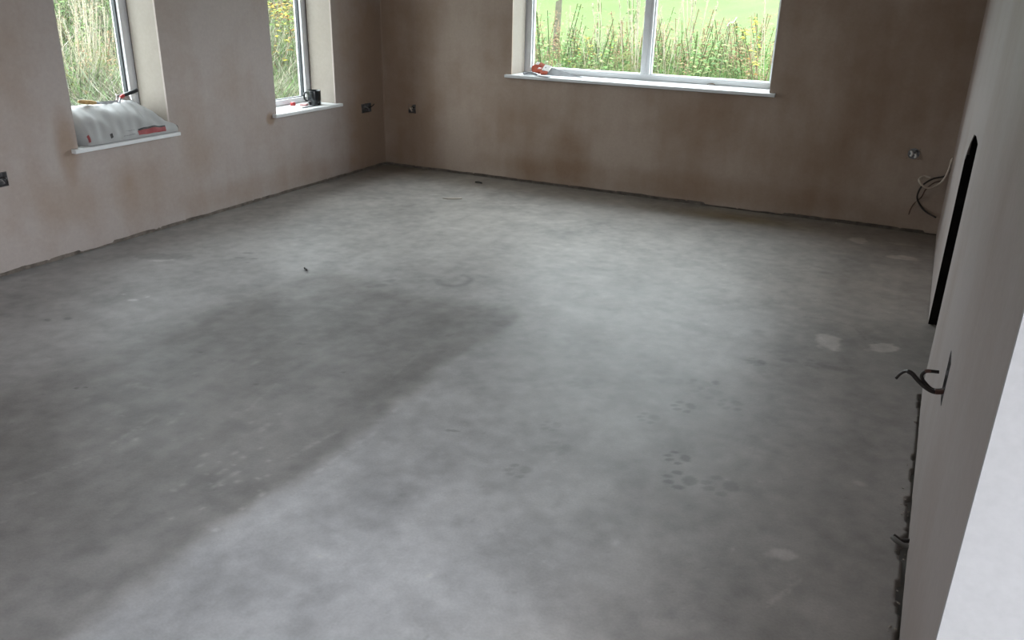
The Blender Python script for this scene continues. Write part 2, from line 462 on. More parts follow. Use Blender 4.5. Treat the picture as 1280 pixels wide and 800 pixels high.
# trowel arcs and scuffs
for k in range(60):
    cx, cy = RNG.uniform(.3, 4.3), RNG.uniform(-5.4, -.4); r = RNG.uniform(.2, .9); wd = RNG.uniform(.004, .012)
    a0 = RNG.uniform(0, 6.28); sp = RNG.uniform(.3, .9)
    d = np.hypot(X-cx, Y-cy); an = np.abs((np.arctan2(Y-cy, X-cx)-a0+np.pi) % (2*np.pi)-np.pi)
    lum *= 1+RNG.uniform(-.05, .06)*np.exp(-((d-r)/wd)**2)*sstep(sp, sp*.4, an)
def blob(cx, cy, rx, ry, ang, amt, seed, col=None):
    global lum, tint
    c, s = math.cos(ang), math.sin(ang)
    u = ((X-cx)*c+(Y-cy)*s)/rx; v = (-(X-cx)*s+(Y-cy)*c)/ry
    d = np.hypot(u, v)+1.5*(fbm(X*13, Y*13, seed, 4)-.5)
    k = 1-sstep(.62, .98, d)
    lum *= 1+amt*k
    if col is not None: tint *= 1+k[:, None]*(np.array(col)-1)
# pale plaster smears
for i, (px, py, rx, ry, an, am) in enumerate([(1034, 427, .075, .11, .2, .55), (1102, 434, .10, .06, .9, .65), (982, 695, .05, .045, .3, .42),
        (1130, 322, .10, .05, .1, .55), (1074, 300, .06, .09, .2, .45), (1128, 305, .12, .04, 0, .25), (565, 248, .09, .03, .6, .35),
        (545, 243, .06, .025, .6, .3), (640, 256, .2, .03, .5, .16), (700, 277, .16, .04, .7, .14), (1005, 335, .12, .06, .3, .14),
        (205, 325, .09, .03, .6, .3), (165, 375, .03, .02, .5, .4), (410, 680, .12, .08, .3, .10), (820, 545, .06, .05, 0, .1), (1075, 605, .03, .025, 0, .22)]):
    p = at(px, py, 2, 0); blob(p.x, p.y, rx, ry, an, am, 200+i)
# pale scratches in the stain
def scratch(pa, pb, wd, amt):
    global lum
    a = at(*pa, 2, 0); b_ = at(*pb, 2, 0); d = (b_-a); L2 = d.x*d.x+d.y*d.y
    t = np.clip(((X-a.x)*d.x+(Y-a.y)*d.y)/L2, 0, 1)
    q = np.hypot(X-a.x-t*d.x, Y-a.y-t*d.y)
    lum *= 1+amt*np.exp(-(q/wd)**2)*(vnoise(t*40, t*0, 3) > .25)
scratch((130, 560), (195, 520), .008, .22); scratch((0, 612), (120, 570), .008, .16); scratch((355, 575), (420, 540), .009, .22)
scratch((150, 480), (205, 487), .009, .16); scratch((300, 520), (345, 480), .007, .14); scratch((480, 480), (520, 445), .007, .14)
scratch((955, 760), (1000, 725), .007, .22); scratch((985, 745), (990, 718), .006, .18); scratch((380, 600), (470, 540), .01, .14)
# dark boot marks / drips
for i, (px, py, rx, ry, an, am) in enumerate([(205, 320, .17, .06, .5, -.22), (300, 322, .05, .02, .4, -.3), (310, 316, .03, .014, .4, -.3), (318, 323, .03, .014, .4, -.3),
        (310, 328, .02, .012, .4, -.25), (470, 357, .09, .03, .9, -.16), (490, 350, .04, .02, .9, -.18), (383, 338, .018, .014, .4, -.5), (600, 229, .03, .03, 0, -.35),
        (450, 248, .05, .02, .5, -.16), (488, 247, .04, .02, .5, -.16), (945, 452, .05, .04, .2, -.22), (985, 450, .05, .02, .2, -.14), (1030, 458, .08, .03, .1, -.14),
        (740, 478, .10, .05, .1, -.14), (755, 495, .09, .04, .1, -.13), (670, 478, .08, .05, .1, -.08), (840, 475, .08, .04, .2, -.14), (895, 478, .015, .02, 0, -.3),
        (640, 405, .10, .05, .3, -.14), (95, 485, .015, .012, 0, -.4), (107, 484, .012, .01, 0, -.4), (565, 538, .03, .008, .3, -.3), (85, 398, .02, .015, 0, -.3), (60, 400, .02, .012, 0, -.3),
        (355, 395, .06, .02, .3, -.14), (378, 430, .03, .015, .3, -.2), (430, 465, .015, .01, .3, -.25), (320, 480, .015, .01, .3, -.25), (250, 440, .012, .01, 0, -.3)]):
    p = at(px, py, 2, 0); blob(p.x, p.y, rx, ry, an, am, 400+i)
# ring-shaped mark
p = at(568, 350, 2, 0); d = np.hypot((X-p.x)/1.0, (Y-p.y)/1.15); an = np.arctan2(Y-p.y, X-p.x)
lum *= 1-.22*np.exp(-((d-.085)/.02)**2)*(np.abs((an-2.6+np.pi) % (2*np.pi)-np.pi) > .9)
# dog paw prints tracked across the screed
def paw(px, py, ang, s, amt):
    global lum
    p = at(px, py, 2, 0); c, sn = math.cos(ang), math.sin(ang)
    u = ((X-p.x)*c+(Y-p.y)*sn)/s; v = (-(X-p.x)*sn+(Y-p.y)*c)/s
    nz = .5*(fbm(X*40, Y*40, 77, 3)-.5)
    k = np.zeros_like(X)
    for (a, b_, ra, rb) in ((0, -.25, .30, .24), (-.42, .12, .13, .19), (-.16, .42, .13, .2), (.16, .42, .13, .2), (.42, .12, .13, .19)):
        k = np.maximum(k, 1-sstep(.7, 1.15, np.hypot((u-a)/ra, (v-b_)/rb)+nz))
    lum *= 1-amt*k
for q in [(857, 508, 2.2, .10, .34), (812, 522, 2.2, .09, .24), (915, 505, 2.5, .10, .18), (849, 572, 2.0, .09, .34), (852, 600, 1.9, .11, .30), (903, 607, 2.0, .12, .20),
          (650, 588, 2.3, .09, .20), (690, 532, 2.3, .08, .14), (875, 480, 2.2, .10, .14), (885, 490, 2.2, .12, .12), (946, 452, 2.0, .09, .15), (728, 478, 2.4, .11, .13), (1020, 455, 2, .1, .1), (700, 560, 2.2, .1, .1)]:
    paw(q[0], q[1], q[2], q[3]*.95, q[4]*1.1)
# thin dark drying crack
for pa, pb in (((1000, 395), (1040, 400)), ((1040, 400), (1068, 408)), ((1068, 408), (1082, 424)), ((1082, 424), (1100, 430))):
    scratch(pa, pb, .006, -.22)
scratch((900, 545), (950, 555), .02, -.08); scratch((950, 555), (1005, 580), .02, -.08)
speck = RNG.random(len(X)); 
spk = vnoise(X*60, Y*60, 91); lum *= 1+.12*(spk > .97)-.12*(vnoise(X*50, Y*50, 95) > .972)
def specks(px, py, n_, spread, amt, seed):
    global lum
    r = random.Random(seed); c = at(px, py, 2, 0)
    for _ in range(int(n_*.7)):
        x_, y_ = c.x+r.gauss(0, spread), c.y+r.gauss(0, spread*1.3); q = r.uniform(.005, .011)
        lum = lum*(1+amt*np.exp(-(((X-x_)/q)**2+((Y-y_)/(q*r.uniform(.6, 2)))**2)))
for i, a_ in enumerate([(318, 605, 14, .09, .5), (310, 580, 8, .06, .45), (275, 572, 8, .05, .45), (235, 602, 7, .05, .45), (265, 622, 7, .05, .4), (335, 520, 6, .06, .3), (170, 522, 10, .10, .3), (70, 640, 8, .10, .25),
                         (440, 480, 5, .2, .25), (600, 640, 6, .3, .2), (900, 640, 6, .3, .25), (165, 375, 4, .05, .5), (1000, 340, 10, .2, .25), (240, 460, 8, .2, .3)]):
    specks(*a_, 900+i)
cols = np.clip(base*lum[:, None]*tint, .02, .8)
ny, nx = GX.shape
fm = bpy.data.meshes.new('floor')
Z = .0025*(fbm(X*1.5, Y*1.5, 31, 3)-.5)-.0012
crev = (X > W+.003-.026*np.clip(fbm(X*0+2, Y*13, 33, 4)-.44, 0, 1)*2.2) & (Y < FIRE[0]-.04) & (X < W+.03)
Z = Z-.035*crev
fm.vertices.add(len(X)); fm.vertices.foreach_set('co', np.stack([X, Y, Z], -1).astype(np.float32).ravel())
I = np.arange(ny*nx).reshape(ny, nx)
Q = np.stack([I[:-1, :-1], I[:-1, 1:], I[1:, 1:], I[1:, :-1]], -1).reshape(-1, 4)
fm.loops.add(Q.size); fm.loops.foreach_set('vertex_index', Q.ravel().astype(np.int32))
fm.polygons.add(len(Q)); fm.polygons.foreach_set('loop_start', (np.arange(len(Q))*4).astype(np.int32))
fm.polygons.foreach_set('use_smooth', np.ones(len(Q), bool))
fm.update(calc_edges=True)
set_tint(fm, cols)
def concrete_mat():
    m, nt, N, L, b = nodes('concrete_screed')
    a = N.new('ShaderNodeAttribute'); a.attribute_name = 'tint'
    g = N.new('ShaderNodeNewGeometry')
    n = N.new('ShaderNodeTexNoise'); n.inputs['Scale'].default_value = 130; n.inputs['Detail'].default_value = 5
    L.new(g.outputs['Position'], n.inputs['Vector'])
    n2_ = N.new('ShaderNodeTexNoise'); n2_.inputs['Scale'].default_value = 5; n2_.inputs['Detail'].default_value = 6; n2_.inputs['Roughness'].default_value = .65
    L.new(g.outputs['Position'], n2_.inputs['Vector'])
    mr = N.new('ShaderNodeMapRange'); mr.inputs['To Min'].default_value = .86; mr.inputs['To Max'].default_value = 1.14
    L.new(n.outputs['Fac'], mr.inputs['Value'])
    mx = N.new('ShaderNodeVectorMath'); mx.operation = 'SCALE'
    L.new(a.outputs['Color'], mx.inputs[0]); L.new(mr.outputs['Result'], mx.inputs['Scale'])
    L.new(mx.outputs[0], b.inputs['Base Color'])
    rr = N.new('ShaderNodeMapRange'); rr.inputs['To Min'].default_value = .42; rr.inputs['To Max'].default_value = .62
    L.new(n2_.outputs['Fac'], rr.inputs['Value']); L.new(rr.outputs['Result'], b.inputs['Roughness'])
    b.inputs['Specular IOR Level'].default_value = .5
    bp = N.new('ShaderNodeBump'); bp.inputs['Strength'].default_value = .10; bp.inputs['Distance'].default_value = .004
    L.new(n.outputs['Fac'], bp.inputs['Height']); L.new(bp.outputs['Normal'], b.inputs['Normal'])
    return m
M_FLOOR = concrete_mat()
fl = link('floor', fm, M_FLOOR, kind='structure')
tag(fl, 'grey concrete screed floor with a long dark stain and paw prints')
M_SLAB = simple('concrete_slab', (.34, .345, .345), .6, var=.15, scale=3)
MB().box(-.36, XE+.3, YR-.3, fy[0], -.2, -.003).build('floor_slab', M_SLAB, fl)
MB().box(fx[-1], XE+.3, fy[0], YE+.05, -.2, -.003).build('floor_slab', M_SLAB, fl)
MB().box(-.36, W+.6, fy[0], .36, -.25, -.02).build('floor_slab', M_SLAB, fl)

# ------------------------------------------------------------------ windows
def window(name, label, axis, a, b_, z0, z1, sgn, mull=False):
    """axis 0: in the left wall (u = y, depth towards -x); axis 1: in the back wall (u = x, depth towards +y)"""
    w = empty(name, (0, 0, 0), 0, 'structure'); w['label'] = label
    def bx(mb, u0, u1, d0, d1, zz0, zz1):
        if axis == 0: mb.box(-d1, -d0, u0, u1, zz0, zz1)
        else: mb.box(u0, u1, d0, d1, zz0, zz1)
        return mb
    # plaster reveals, stopping just short of the frame
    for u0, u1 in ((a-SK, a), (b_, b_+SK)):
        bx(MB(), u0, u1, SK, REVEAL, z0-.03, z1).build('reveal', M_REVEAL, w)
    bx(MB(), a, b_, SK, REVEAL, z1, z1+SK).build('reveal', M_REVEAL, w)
    # sill board with a rounded nose and horns
    s = MB(); u0, u1 = a-.045, b_+.045
    t = .024
    poly = [(-.036, z0-t+.004), (-.033, z0-t), (.0, z0-t), (.0, z0), (-.030, z0), (-.036, z0-.004)]
    if axis == 0: s.prism([(-d, z) for d, z in poly], 1, u0, u1)
    else:
        n = len(poly); v = [(u0, d, z) for d, z in poly]+[(u1, d, z) for d, z in poly]
        s.add(v, [tuple(range(n)), tuple(range(n, 2*n))[::-1]]+[(i, (i+1) % n, n+(i+1) % n, n+i) for i in range(n)])
    bx(s, a+.001, b_-.001, 0, .30, z0-t, z0)
    s.build('window_sill', M_SILL, w)
    # outer frame
    d0, d1 = .252, .322; fw = .048
    bx(MB(), a-.01, a+fw, d0, d1, z0, z1).build('frame_jamb', M_UPVC, w, bevel=.003)
    bx(MB(), b_-fw, b_+.01, d0, d1, z0, z1).build('frame_jamb', M_UPVC, w, bevel=.003)
    bx(MB(), a+fw, b_-fw, d0, d1, z0+.001, z0+.042).build('frame_rail', M_UPVC, w, bevel=.003)
    bx(MB(), a+fw, b_-fw, d0, d1, z1-fw, z1).build('frame_rail', M_UPVC, w, bevel=.003)
    spans = [(a+fw, b_-fw)]
    if mull:
        c = 2.244
        bx(MB(), c-.034, c+.034, d0-.004, d1, z0+.042, z1-fw).build('mullion', M_UPVC, w, bevel=.004)
        bx(MB(), c-.009, c+.009, d0-.010, d0-.004, z0+.042, z1-fw).build('mullion_bead', M_UPVC, w, bevel=.002)
        spans = [(a+fw, c-.034), (c+.034, b_-fw)]
    for (p, q) in spans:
        zz0, zz1 = z0+.042, z1-fw
        g = MB(); k = .010
        e0, e1 = d0+.022, d0+.048
        bx(g, p, p+k, e0, e1, zz0, zz1); bx(g, q-k, q, e0, e1, zz0, zz1)
        bx(g, p+k, q-k, e0, e1, zz0, zz0+k*.6); bx(g, p+k, q-k, e0, e1, zz1-k, zz1)
        g.build('gasket', M_GASKET if not mull else M_UPVC, w)
        bx(MB(), p+.004, q-.004, d0+.034, d0+.040, zz0+.002, zz1-.002).build('pane', M_GLASS, w)
    return w
window('window_1', 'narrow white window holding a white paper sack on its sill', 0, W1[0], W1[1], ZL, ZTOP, -1)
window('window_2', 'narrow white window holding a dark mug on its sill', 0, W2[0], W2[1], ZL, ZTOP, -1)
window('window_3', 'wide two-pane white window in the back wall', 1, WB[0], WB[1], ZB, ZTOP, 1, True)
# glazed doors and window behind the photographer
d1_ = empty('door_1', (0, 0, 0), 0, 'structure'); d1_['label'] = 'white framed glazed doors in the end wall'
y0, y1, z0, z1 = END_WIN
for k in range(4):
    u = y0+(y1-y0)*k/3
    MB().box(XE+.1, XE+.17, max(y0, u-.045), min(y1, u+.045), z0, z1).build('door_stile', M_UPVC, d1_)
MB().box(XE+.1, XE+.17, y0, y1, z0, z0+.07).build('door_rail', M_UPVC, d1_)
MB().box(XE+.1, XE+.17, y0, y1, z1-.07, z1).build('door_rail', M_UPVC, d1_)
w4 = empty('window_4', (0, 0, 0), 0, 'structure'); w4['label'] = 'white framed window in the rear wall'
a, b_, z0, z1 = REAR_WIN
for u in (a+.03, (a+b_)/2, b_-.03):
    MB().box(u-.03, u+.03, YR-.2, YR-.13, z0, z1).build('frame_jamb', M_UPVC, w4)
for z in (z0+.03, z1-.03):
    MB().box(a, b_, YR-.2, YR-.13, z-.03, z+.03).build('frame_rail', M_UPVC, w4)

# ------------------------------------------------------------------ plaster sack in the first window
bag = empty('plaster_sack', (-.10, -2.658, ZL))
tag(bag, 'full white paper sack with red print slumped on the window sill', 'sack')
NU, NV = 72, 56
BL = .31
PROF = [(-.140, .0), (.0, .0), (.118, .0), (.137, .018), (.134, .055), (.108, .105), (.060, .152), (.0, .182), (-.060, .193), (-.110, .180), (-.142, .135), (-.150, .060)]
def prof(v):
    """closed Catmull-Rom outline of the middle of the sack, v 0..1 starting at the nose on the sill"""
    n = len(PROF); t = (v % 1)*n+2.6; i = int(t) % n; t -= int(t)
    a, b, c, d = [Vector(PROF[(i+k) % n]) for k in (-1, 0, 1, 2)]
    return .5*((2*b)+(c-a)*t+(2*a-5*b+4*c-d)*t*t+(3*b-a-3*c+d)*t**3)
def bag_pt(u, v):
    """u -1..1 along the sill, v 0..1 round the section; local to the bag"""
    p = prof(v); e = max(0.0, 1-abs(u)**7)**.36
    h = 1.045*(1-.03*u)*(1-.30*max(0, (u-.15)/.85)**2.2)
    z = p.y*h*(.58+.42*e); x = p.x*(.70+.30*e)+.012*(1-e)
    f = (p.x+.15)/.287
    bul = min(1, max(0, (p.x-.098)/.034)); bul = bul*bul*(3-2*bul)
    y = u*BL+.065*bul*max(0, u)**2+.035*f*max(0, -u)
    up = min(1, z/.05)
    w = .0022*math.sin(13*u+9*v*2)+.0018*math.sin(29*u-12*v+1)+.0016*math.sin(7*u+31*v)
    x += w*up; z += w*up*1.2
    x -= .016*math.exp(-((u+.62)/.13)**2-((z-.085)/.05)**2)*(f > .5)
    z += .016*math.exp(-((u-.62)/.22)**2-((p.x+.07)/.07)**2)*(p.y > .1)
    return Vector((x, y, max(.001, z)))
vs = [bag_pt(-1+2*i/NU, j/NV) for i in range(NU+1) for j in range(NV)]
fs = [(i*NV+j, i*NV+(j+1) % NV, (i+1)*NV+(j+1) % NV, (i+1)*NV+j) for i in range(NU) for j in range(NV)]
fs += [tuple(range(NV)), tuple(range(NU*NV, (NU+1)*NV))[::-1]]
bm_ = mesh_from('body', vs, fs)
bb = bmesh.new(); bb.from_mesh(bm_); bmesh.ops.recalc_face_normals(bb, faces=bb.faces); bb.to_mesh(bm_); bb.free()
link('sack_body', bm_, M_BAG, bag, smooth=True)
def bag_patch(name, u0, u1, v0, v1, material, shear=0, off=.0022):
    mb = MB(); a, b2 = 18, 8
    for i in range(a+1):
        for j in range(b2+1):
            u = u0+(u1-u0)*i/a; v = v0+(v1-v0)*j/b2+shear*i/a
            p = bag_pt(u, v); q = bag_pt(u+.004, v); r = bag_pt(u, v+.004)
            n = (q-p).cross(r-p)
            if n.length < 1e-9: n = Vector((1, 0, 0))
            n.normalize()
            if n.x < 0: n = -n
            mb.v.append(tuple(p+n*off))
    for i in range(a):
        for j in range(b2):
            k = i*(b2+1)+j; mb.f.append((k, k+1, k+b2+2, k+b2+1))
    return mb.build(name, material, bag, smooth=True)
bag_patch('red_print', .16, .72, .045, .108, M_INK_RED)
bag_patch('black_print', .18, .72, .108, .126, M_INK_DARK)
bag_patch('grey_print', -.14, .10, .106, .116, M_INK_GREY)
bag_patch('grey_print', -.20, .08, .060, .068, M_INK_GREY)
bag_patch('black_mark', -.52, -.46, .06, .105, M_INK_DARK, shear=.01)
bag_patch('red_print', -.999, -.975, .06, .15, M_INK_RED)
bag_patch('seam', .985, .998, .05, .16, M_INK_DARK)
bag_patch('fold', .52, .86, .40, .425, M_INK_GREY, shear=-.06)
# crumpled neck standing up at the back
nk = MB()
for i in range(9):
    for j in range(13):
        s, t = i/8, j/12
        nk.v.append((-.075-.05*s+.012*math.sin(t*19+s*5), .10+.16*t-.03*s*(t-.5), .150+.085*s*(1-(2*t-1)**4)+.010*math.sin(t*23+s*9)*s))
for i in range(8):
    for j in range(12):
        k = i*13+j; nk.f.append((k, k+1, k+14, k+13))
no_ = nk.build('crumpled_neck', M_BAGNECK, bag, smooth=True)
sm = no_.modifiers.new('t', 'SOLIDIFY'); sm.thickness = .004

# tools on the sack
def bar(p0, p1, r0, r1, material, name, parent, sides=12, flat=1.0):
    mb = MB().tube([p0, Vector(p0).lerp(Vector(p1), .5), p1], lambda t: r0+(r1-r0)*t+.0015*math.sin(t*math.pi), sides, 4)
    return mb.build(name, material, parent, smooth=True)
ch = empty('scraper', (0, 0, 0))
tag(ch, 'wooden handled steel scraper lying on the white sack', 'scraper')
A = at(98, 127, 0, -.13); B = at(120, 128.5, 0, -.125); C_ = at(149, 128.5, 0, -.13)
bar(A, A.lerp(B, .5), .009, .013, M_WOOD, 'handle', ch); bar(A.lerp(B, .48), B, .013, .009, M_WOOD, 'handle', ch)
bar(B, B.lerp(C_, .15), .008, .006, M_STEEL, 'ferrule', ch)
dv = (C_-B); nv = Vector((.6, .2, .75)).normalized(); sd = dv.cross(nv).normalized()
bl = MB(); q0 = B.lerp(C_, .1)
bl.add([q0-sd*.007-nv*.001, q0+sd*.007-nv*.001, C_+sd*.022-nv*.001, C_-sd*.022-nv*.001,
        q0-sd*.007+nv*.001, q0+sd*.007+nv*.001, C_+sd*.022+nv*.001, C_-sd*.022+nv*.001],
       [(3, 2, 1, 0), (4, 5, 6, 7), (0, 1, 5, 4), (1, 2, 6, 5), (2, 3, 7, 6), (3, 0, 4, 7)])
bl.build('blade', M_BLADE, ch)
tr = empty('trowel', (0, 0, 0))
tag(tr, 'black handled tool with red collar propped on the sack', 'hand tool')
A = at(172, 112.5, 0, -.10); B = at(155, 119, 0, -.13); C_ = at(150.5, 122, 0, -.135); D_ = at(149, 130, 0, -.14)
bar(A, B, .011, .009, M_BLACK, 'handle', tr); bar(B, C_, .010, .009, M_RED, 'collar', tr)
bar(C_, D_, .004, .004, M_STEEL, 'shank', tr)

# ------------------------------------------------------------------ mug and bits on the second sill
mug = empty('mug', (-.085, -.815, ZL))
tag(mug, 'dark glazed mug with a handle standing on the window sill', 'mug')
MB().lathe([(0, .001), (.046, .001), (.049, .004), (.051, .05), (.052, .108), (.0515, .111), (.049, .110), (.048, .06), (.046, .010), (0, .008)], 36).build('mug_body', M_MUG, mug, smooth=True)
an = math.radians(205)
h = MB().tube([(.050*math.cos(an), .050*math.sin(an), .090), (.072*math.cos(an), .072*math.sin(an), .090), (.080*math.cos(an), .080*math.sin(an), .062),
               (.072*math.cos(an), .072*math.sin(an), .034), (.050*math.cos(an), .050*math.sin(an), .028)], .0070, 10, 6)
h.build('mug_handle', M_MUG, mug, smooth=True)
pk = empty('bottle_cap', tuple(at(366, 128.5, 0, -.19)[:2])+(ZL,))
tag(pk, 'small red cap lying on the sill beside the window frame', 'cap')
MB().lathe([(0, .001), (.018, .001), (.020, .004), (.019, .022), (.016, .026), (0, .027)], 20).build('cap_shell', M_RED, pk, smooth=True)
rib = MB()
for k in range(12):
    a = k*math.pi/6; rib.tube([(.0195*math.cos(a), .0195*math.sin(a), .004), (.019*math.cos(a), .019*math.sin(a), .021)], .0012, 5, 1)
rib.build('ridges', M_RED, pk)
pc = empty('card_packet', tuple(at(380, 129, 0, -.12)[:2])+(ZL,), .35)
tag(pc, 'small pink and white card packet beside the dark mug', 'packet')
MB().box(-.025, .025, -.032, .032, .001, .016).build('packet_body', M_PINK, pc, bevel=.002)
MB().box(-.0255, .0255, .004, .020, .0165, .0172).build('packet_label', M_PALEGRIP, pc)
MB().box(-.05, -.012, .030, .085, .001, .010).build('packet_flap', M_PALEGRIP, pc, bevel=.002)
dk = MB().tube([tuple(at(378, 133, 0, -.03)[:2])+(ZL+.004,), tuple(at(390, 132, 0, -.03)[:2])+(ZL+.004,), tuple(at(401, 130.2, 0, -.03)[:2])+(ZL+.004,)], .0038, 8, 4)
tag(dk.build('pencil', M_BLACK, smooth=True), 'thin black pencil lying on the sill before the mug', 'pencil')

# ------------------------------------------------------------------ saw and filling knife on the wide sill
saw = empty('handsaw', (1.34, .165, ZB+.045), 0)
saw.rotation_euler = (math.radians(38), math.radians(7), math.radians(-7))
tag(saw, 'handsaw with orange and white handle lying on the wide sill', 'saw')
# local: x along the blade, y across, z thickness
out = []
for (x, y) in ((0, .03), (.015, .058), (.05, .062), (.10, .050), (.145, .050), (.150, -.035), (.105, -.050), (.085, -.030), (.03, -.045), (.005, -.030), (-.008, .0)):
    out.append((x, y))
inn = [(.035, .030), (.075, .032), (.085, .018), (.075, -.006), (.045, -.012), (.030, .004)]
hb = bmesh.new()
def ring(pts, z): return [hb.verts.new((x, y, z)) for x, y in pts]
for zz in (-.012, .012):
    o_ = ring(out, zz); i_ = ring(inn, zz)
    eds = [hb.edges.new((o_[k], o_[(k+1) % len(o_)])) for k in range(len(o_))]+[hb.edges.new((i_[k], i_[(k+1) % len(i_)])) for k in range(len(i_))]
    bmesh.ops.triangle_fill(hb, edges=eds, use_beauty=True)
hb.verts.ensure_lookup_table()
no, ni = len(out), len(inn); tot = no+ni
for k in range(no): hb.faces.new([hb.verts[k], hb.verts[(k+1) % no], hb.verts[tot+(k+1) % no], hb.verts[tot+k]])
for k in range(ni): hb.faces.new([hb.verts[no+k], hb.verts[no+(k+1) % ni], hb.verts[tot+no+(k+1) % ni], hb.verts[tot+no+k]])
bmesh.ops.recalc_face_normals(hb, faces=hb.faces)
hm = bpy.data.meshes.new('handle'); hb.to_mesh(hm); hb.free()
link('handle', hm, M_ORANGE, saw)
MB().box(.004, .036, .030, .0605, -.0135, .0135).build('pale_grip', M_PALEGRIP, saw, bevel=.003)
MB().box(.088, .151, -.012, .051, -.0135, .0135).build('pale_grip', M_PALEGRIP, saw, bevel=.003)
for q in ((.112, .02), (.112, -.015)):
    MB().lathe([(0, .0136), (.006, .0136), (.006, .0155), (0, .0160)], 14, (q[0], q[1], 0)).build('rivet', M_STEEL, saw)
bl = MB().prism([(.14, .048), (.56, .012), (.56, -.020), (.14, -.046)][::-1], 2, -.0006, .0006)
bld = bl.build('blade', M_BLADE, saw)
te = MB()
for k in range(100):
    x = .15+.0041*k; y = -.046+.026*(x-.14)/.42
    te.add([(x, y+.001, -.0006), (x+.004, y+.001, -.0006), (x+.002, y-.004, -.0006), (x, y+.001, .0006), (x+.004, y+.001, .0006), (x+.002, y-.004, .0006)],
           [(0, 1, 2), (5, 4, 3), (0, 3, 4, 1), (1, 4, 5, 2), (2, 5, 3, 0)])
te.build('teeth', M_DARKBOX, bld)
kn = empty('filling_knife', (1.37, .030, ZB+.002), math.radians(-6))
tag(kn, 'broad steel filling knife lying on the sill under the handsaw', 'filling knife')
MB().prism([(.06, -.014), (.13, -.040), (.20, -.045), (.20, .045), (.13, .040), (.06, .014)], 2, .004, .006).build('blade', M_BLADE, kn)
MB().tube([(-.05, 0, .012), (-.02, 0, .014), (.03, 0, .014), (.075, 0, .009)], lambda t: .013-.004*abs(t-.3), 12, 5).build('handle', M_STEEL, kn, smooth=True)
lf = at(889, 104.5, 1, .24)
lm = MB()
for i in range(7):
    t = i/6; wv = .012*math.sin(math.pi*t)**.8
    lm.v += [(lf.x-.03+.06*t, lf.y-wv, ZB+.004+.008*math.sin(t*3)), (lf.x-.03+.06*t, lf.y, ZB+.002+.010*math.sin(t*3)), (lf.x-.03+.06*t, lf.y+wv, ZB+.006+.008*math.sin(t*3))]
for i in range(6):
    a = 3*i; lm.f += [(a, a+3, a+4, a+1), (a+1, a+4, a+5, a+2)]
lo = lm.build('dead_leaf', M_LEAF, smooth=True); s_ = lo.modifiers.new('t', 'SOLIDIFY'); s_.thickness = .001
tag(lo, 'curled brown dead leaf on the wide white sill', 'leaf')

# ------------------------------------------------------------------ electrical boxes and cables
def back_box(name, axis, pos, depth_dir, w, h, label, metal=M_DARKBOX, proud=.003):
    """open-fronted steel box let into the wall; local u,z across, d into the wall"""
    r = empty(name, pos); tag(r, label, 'socket box', None)
    d = .036; t = .0015
    def bx(mb, u0, u1, d0, d1, z0, z1):
        if axis == 0:
            a_, b2 = sorted((depth_dir*d0, depth_dir*d1)); mb.box(a_, b2, u0, u1, z0, z1)
        else:
            a_, b2 = sorted((depth_dir*d0, depth_dir*d1)); mb.box(u0, u1, a_, b2, z0, z1)
        return mb
    s = MB()
    bx(s, -w/2, w/2, d-t, d, -h/2, h/2)
    bx(s, -w/2, -w/2+t, -proud, d-t, -h/2, h/2); bx(s, w/2-t, w/2, -proud, d-t, -h/2, h/2)
    bx(s, -w/2+t, w/2-t, -proud, d-t, -h/2, -h/2+t); bx(s, -w/2+t, w/2-t, -proud, d-t, h/2-t, h/2)
    s.build('box_shell', metal, r)
    for u in (-w/2+.008, w/2-.008):
        bx(MB(), u-.006, u+.006, .001, .003, -.006, .006).build('fixing_lug', M_STEEL, r)
    return r
def wire(parent, pts, rad, material, name='wire', sides=7):
    return MB().tube(pts, rad, sides, 6).build(name, material, parent, smooth=True)
b1 = back_box('socket_box', 0, (0, SOCK_L1[0], SOCK_L1[1]), -1, .071, .072, 'open steel socket box in left wall below and before the sack window')
wire(b1, [(-.03, -.02, .0), (.0, -.022, .01), (.012, -.004, .0), (.004, .012, -.02)], .0035, M_CABLE_GREY)
wire(b1, [(-.03, .01, .0), (-.002, .016, .01), (.010, .026, -.008), (.002, .028, -.026)], .0035, M_CABLE_DARK)
b2_ = back_box('socket_box', 0, (0, SOCK_L2[0], SOCK_L2[1]), -1, .131, .072, 'steel socket box with grey wires in left wall near the corner')
wire(b2_, [(-.03, -.01, .0), (.004, -.02, .012), (.016, .005, -.002), (.008, .03, -.02)], .006, M_CABLE_GREY)
wire(b2_, [(-.03, .03, .0), (.0, .05, .0), (.010, .08, .012), (.006, .105, .022)], .004, M_CABLE_DARK)
b3 = back_box('socket_box', 1, (SOCK_B1[0], 0, SOCK_B1[1]), 1, .070, .070, 'small dark socket box in the back wall near the left corner')
wire(b3, [(-.01, .03, .0), (-.014, -.004, .01), (-.004, -.014, .0), (.0, -.004, -.02)], .006, M_CABLE_TAN)
wire(b3, [(.01, .03, .0), (.012, -.004, .016), (.022, -.010, .006), (.026, -.004, -.014)], .004, M_CABLE_DARK)
tag(MB().prism([(-.036, .036), (-.036, -.012), (.012, .036)], 1, -.002, .01).build('mortar_dab', M_BACK, b3), 'smear of plaster across the box corner')
b4 = empty('socket_box', (SOCK_B2[0], 0, SOCK_B2[1])); tag(b4, 'shiny round metal box with bare wire ends in back wall by the fireplace side', 'socket box')
mb = MB(); prof = [(.036, .030), (.036, -.004), (.0345, -.004), (.0345, .028), (0, .028)]
v = []; n = 28
for r, d in prof:
    for k in range(n):
        a = 2*math.pi*k/n; v.append((r*math.cos(a), d, r*math.sin(a)))
mb.add(v, [(i*n+k, i*n+(k+1) % n, (i+1)*n+(k+1) % n, (i+1)*n+k) for i in range(len(prof)-1) for k in range(n)])
mb.build('box_shell', M_STEEL, b4, smooth=False)
mb = MB(); hs = .0365
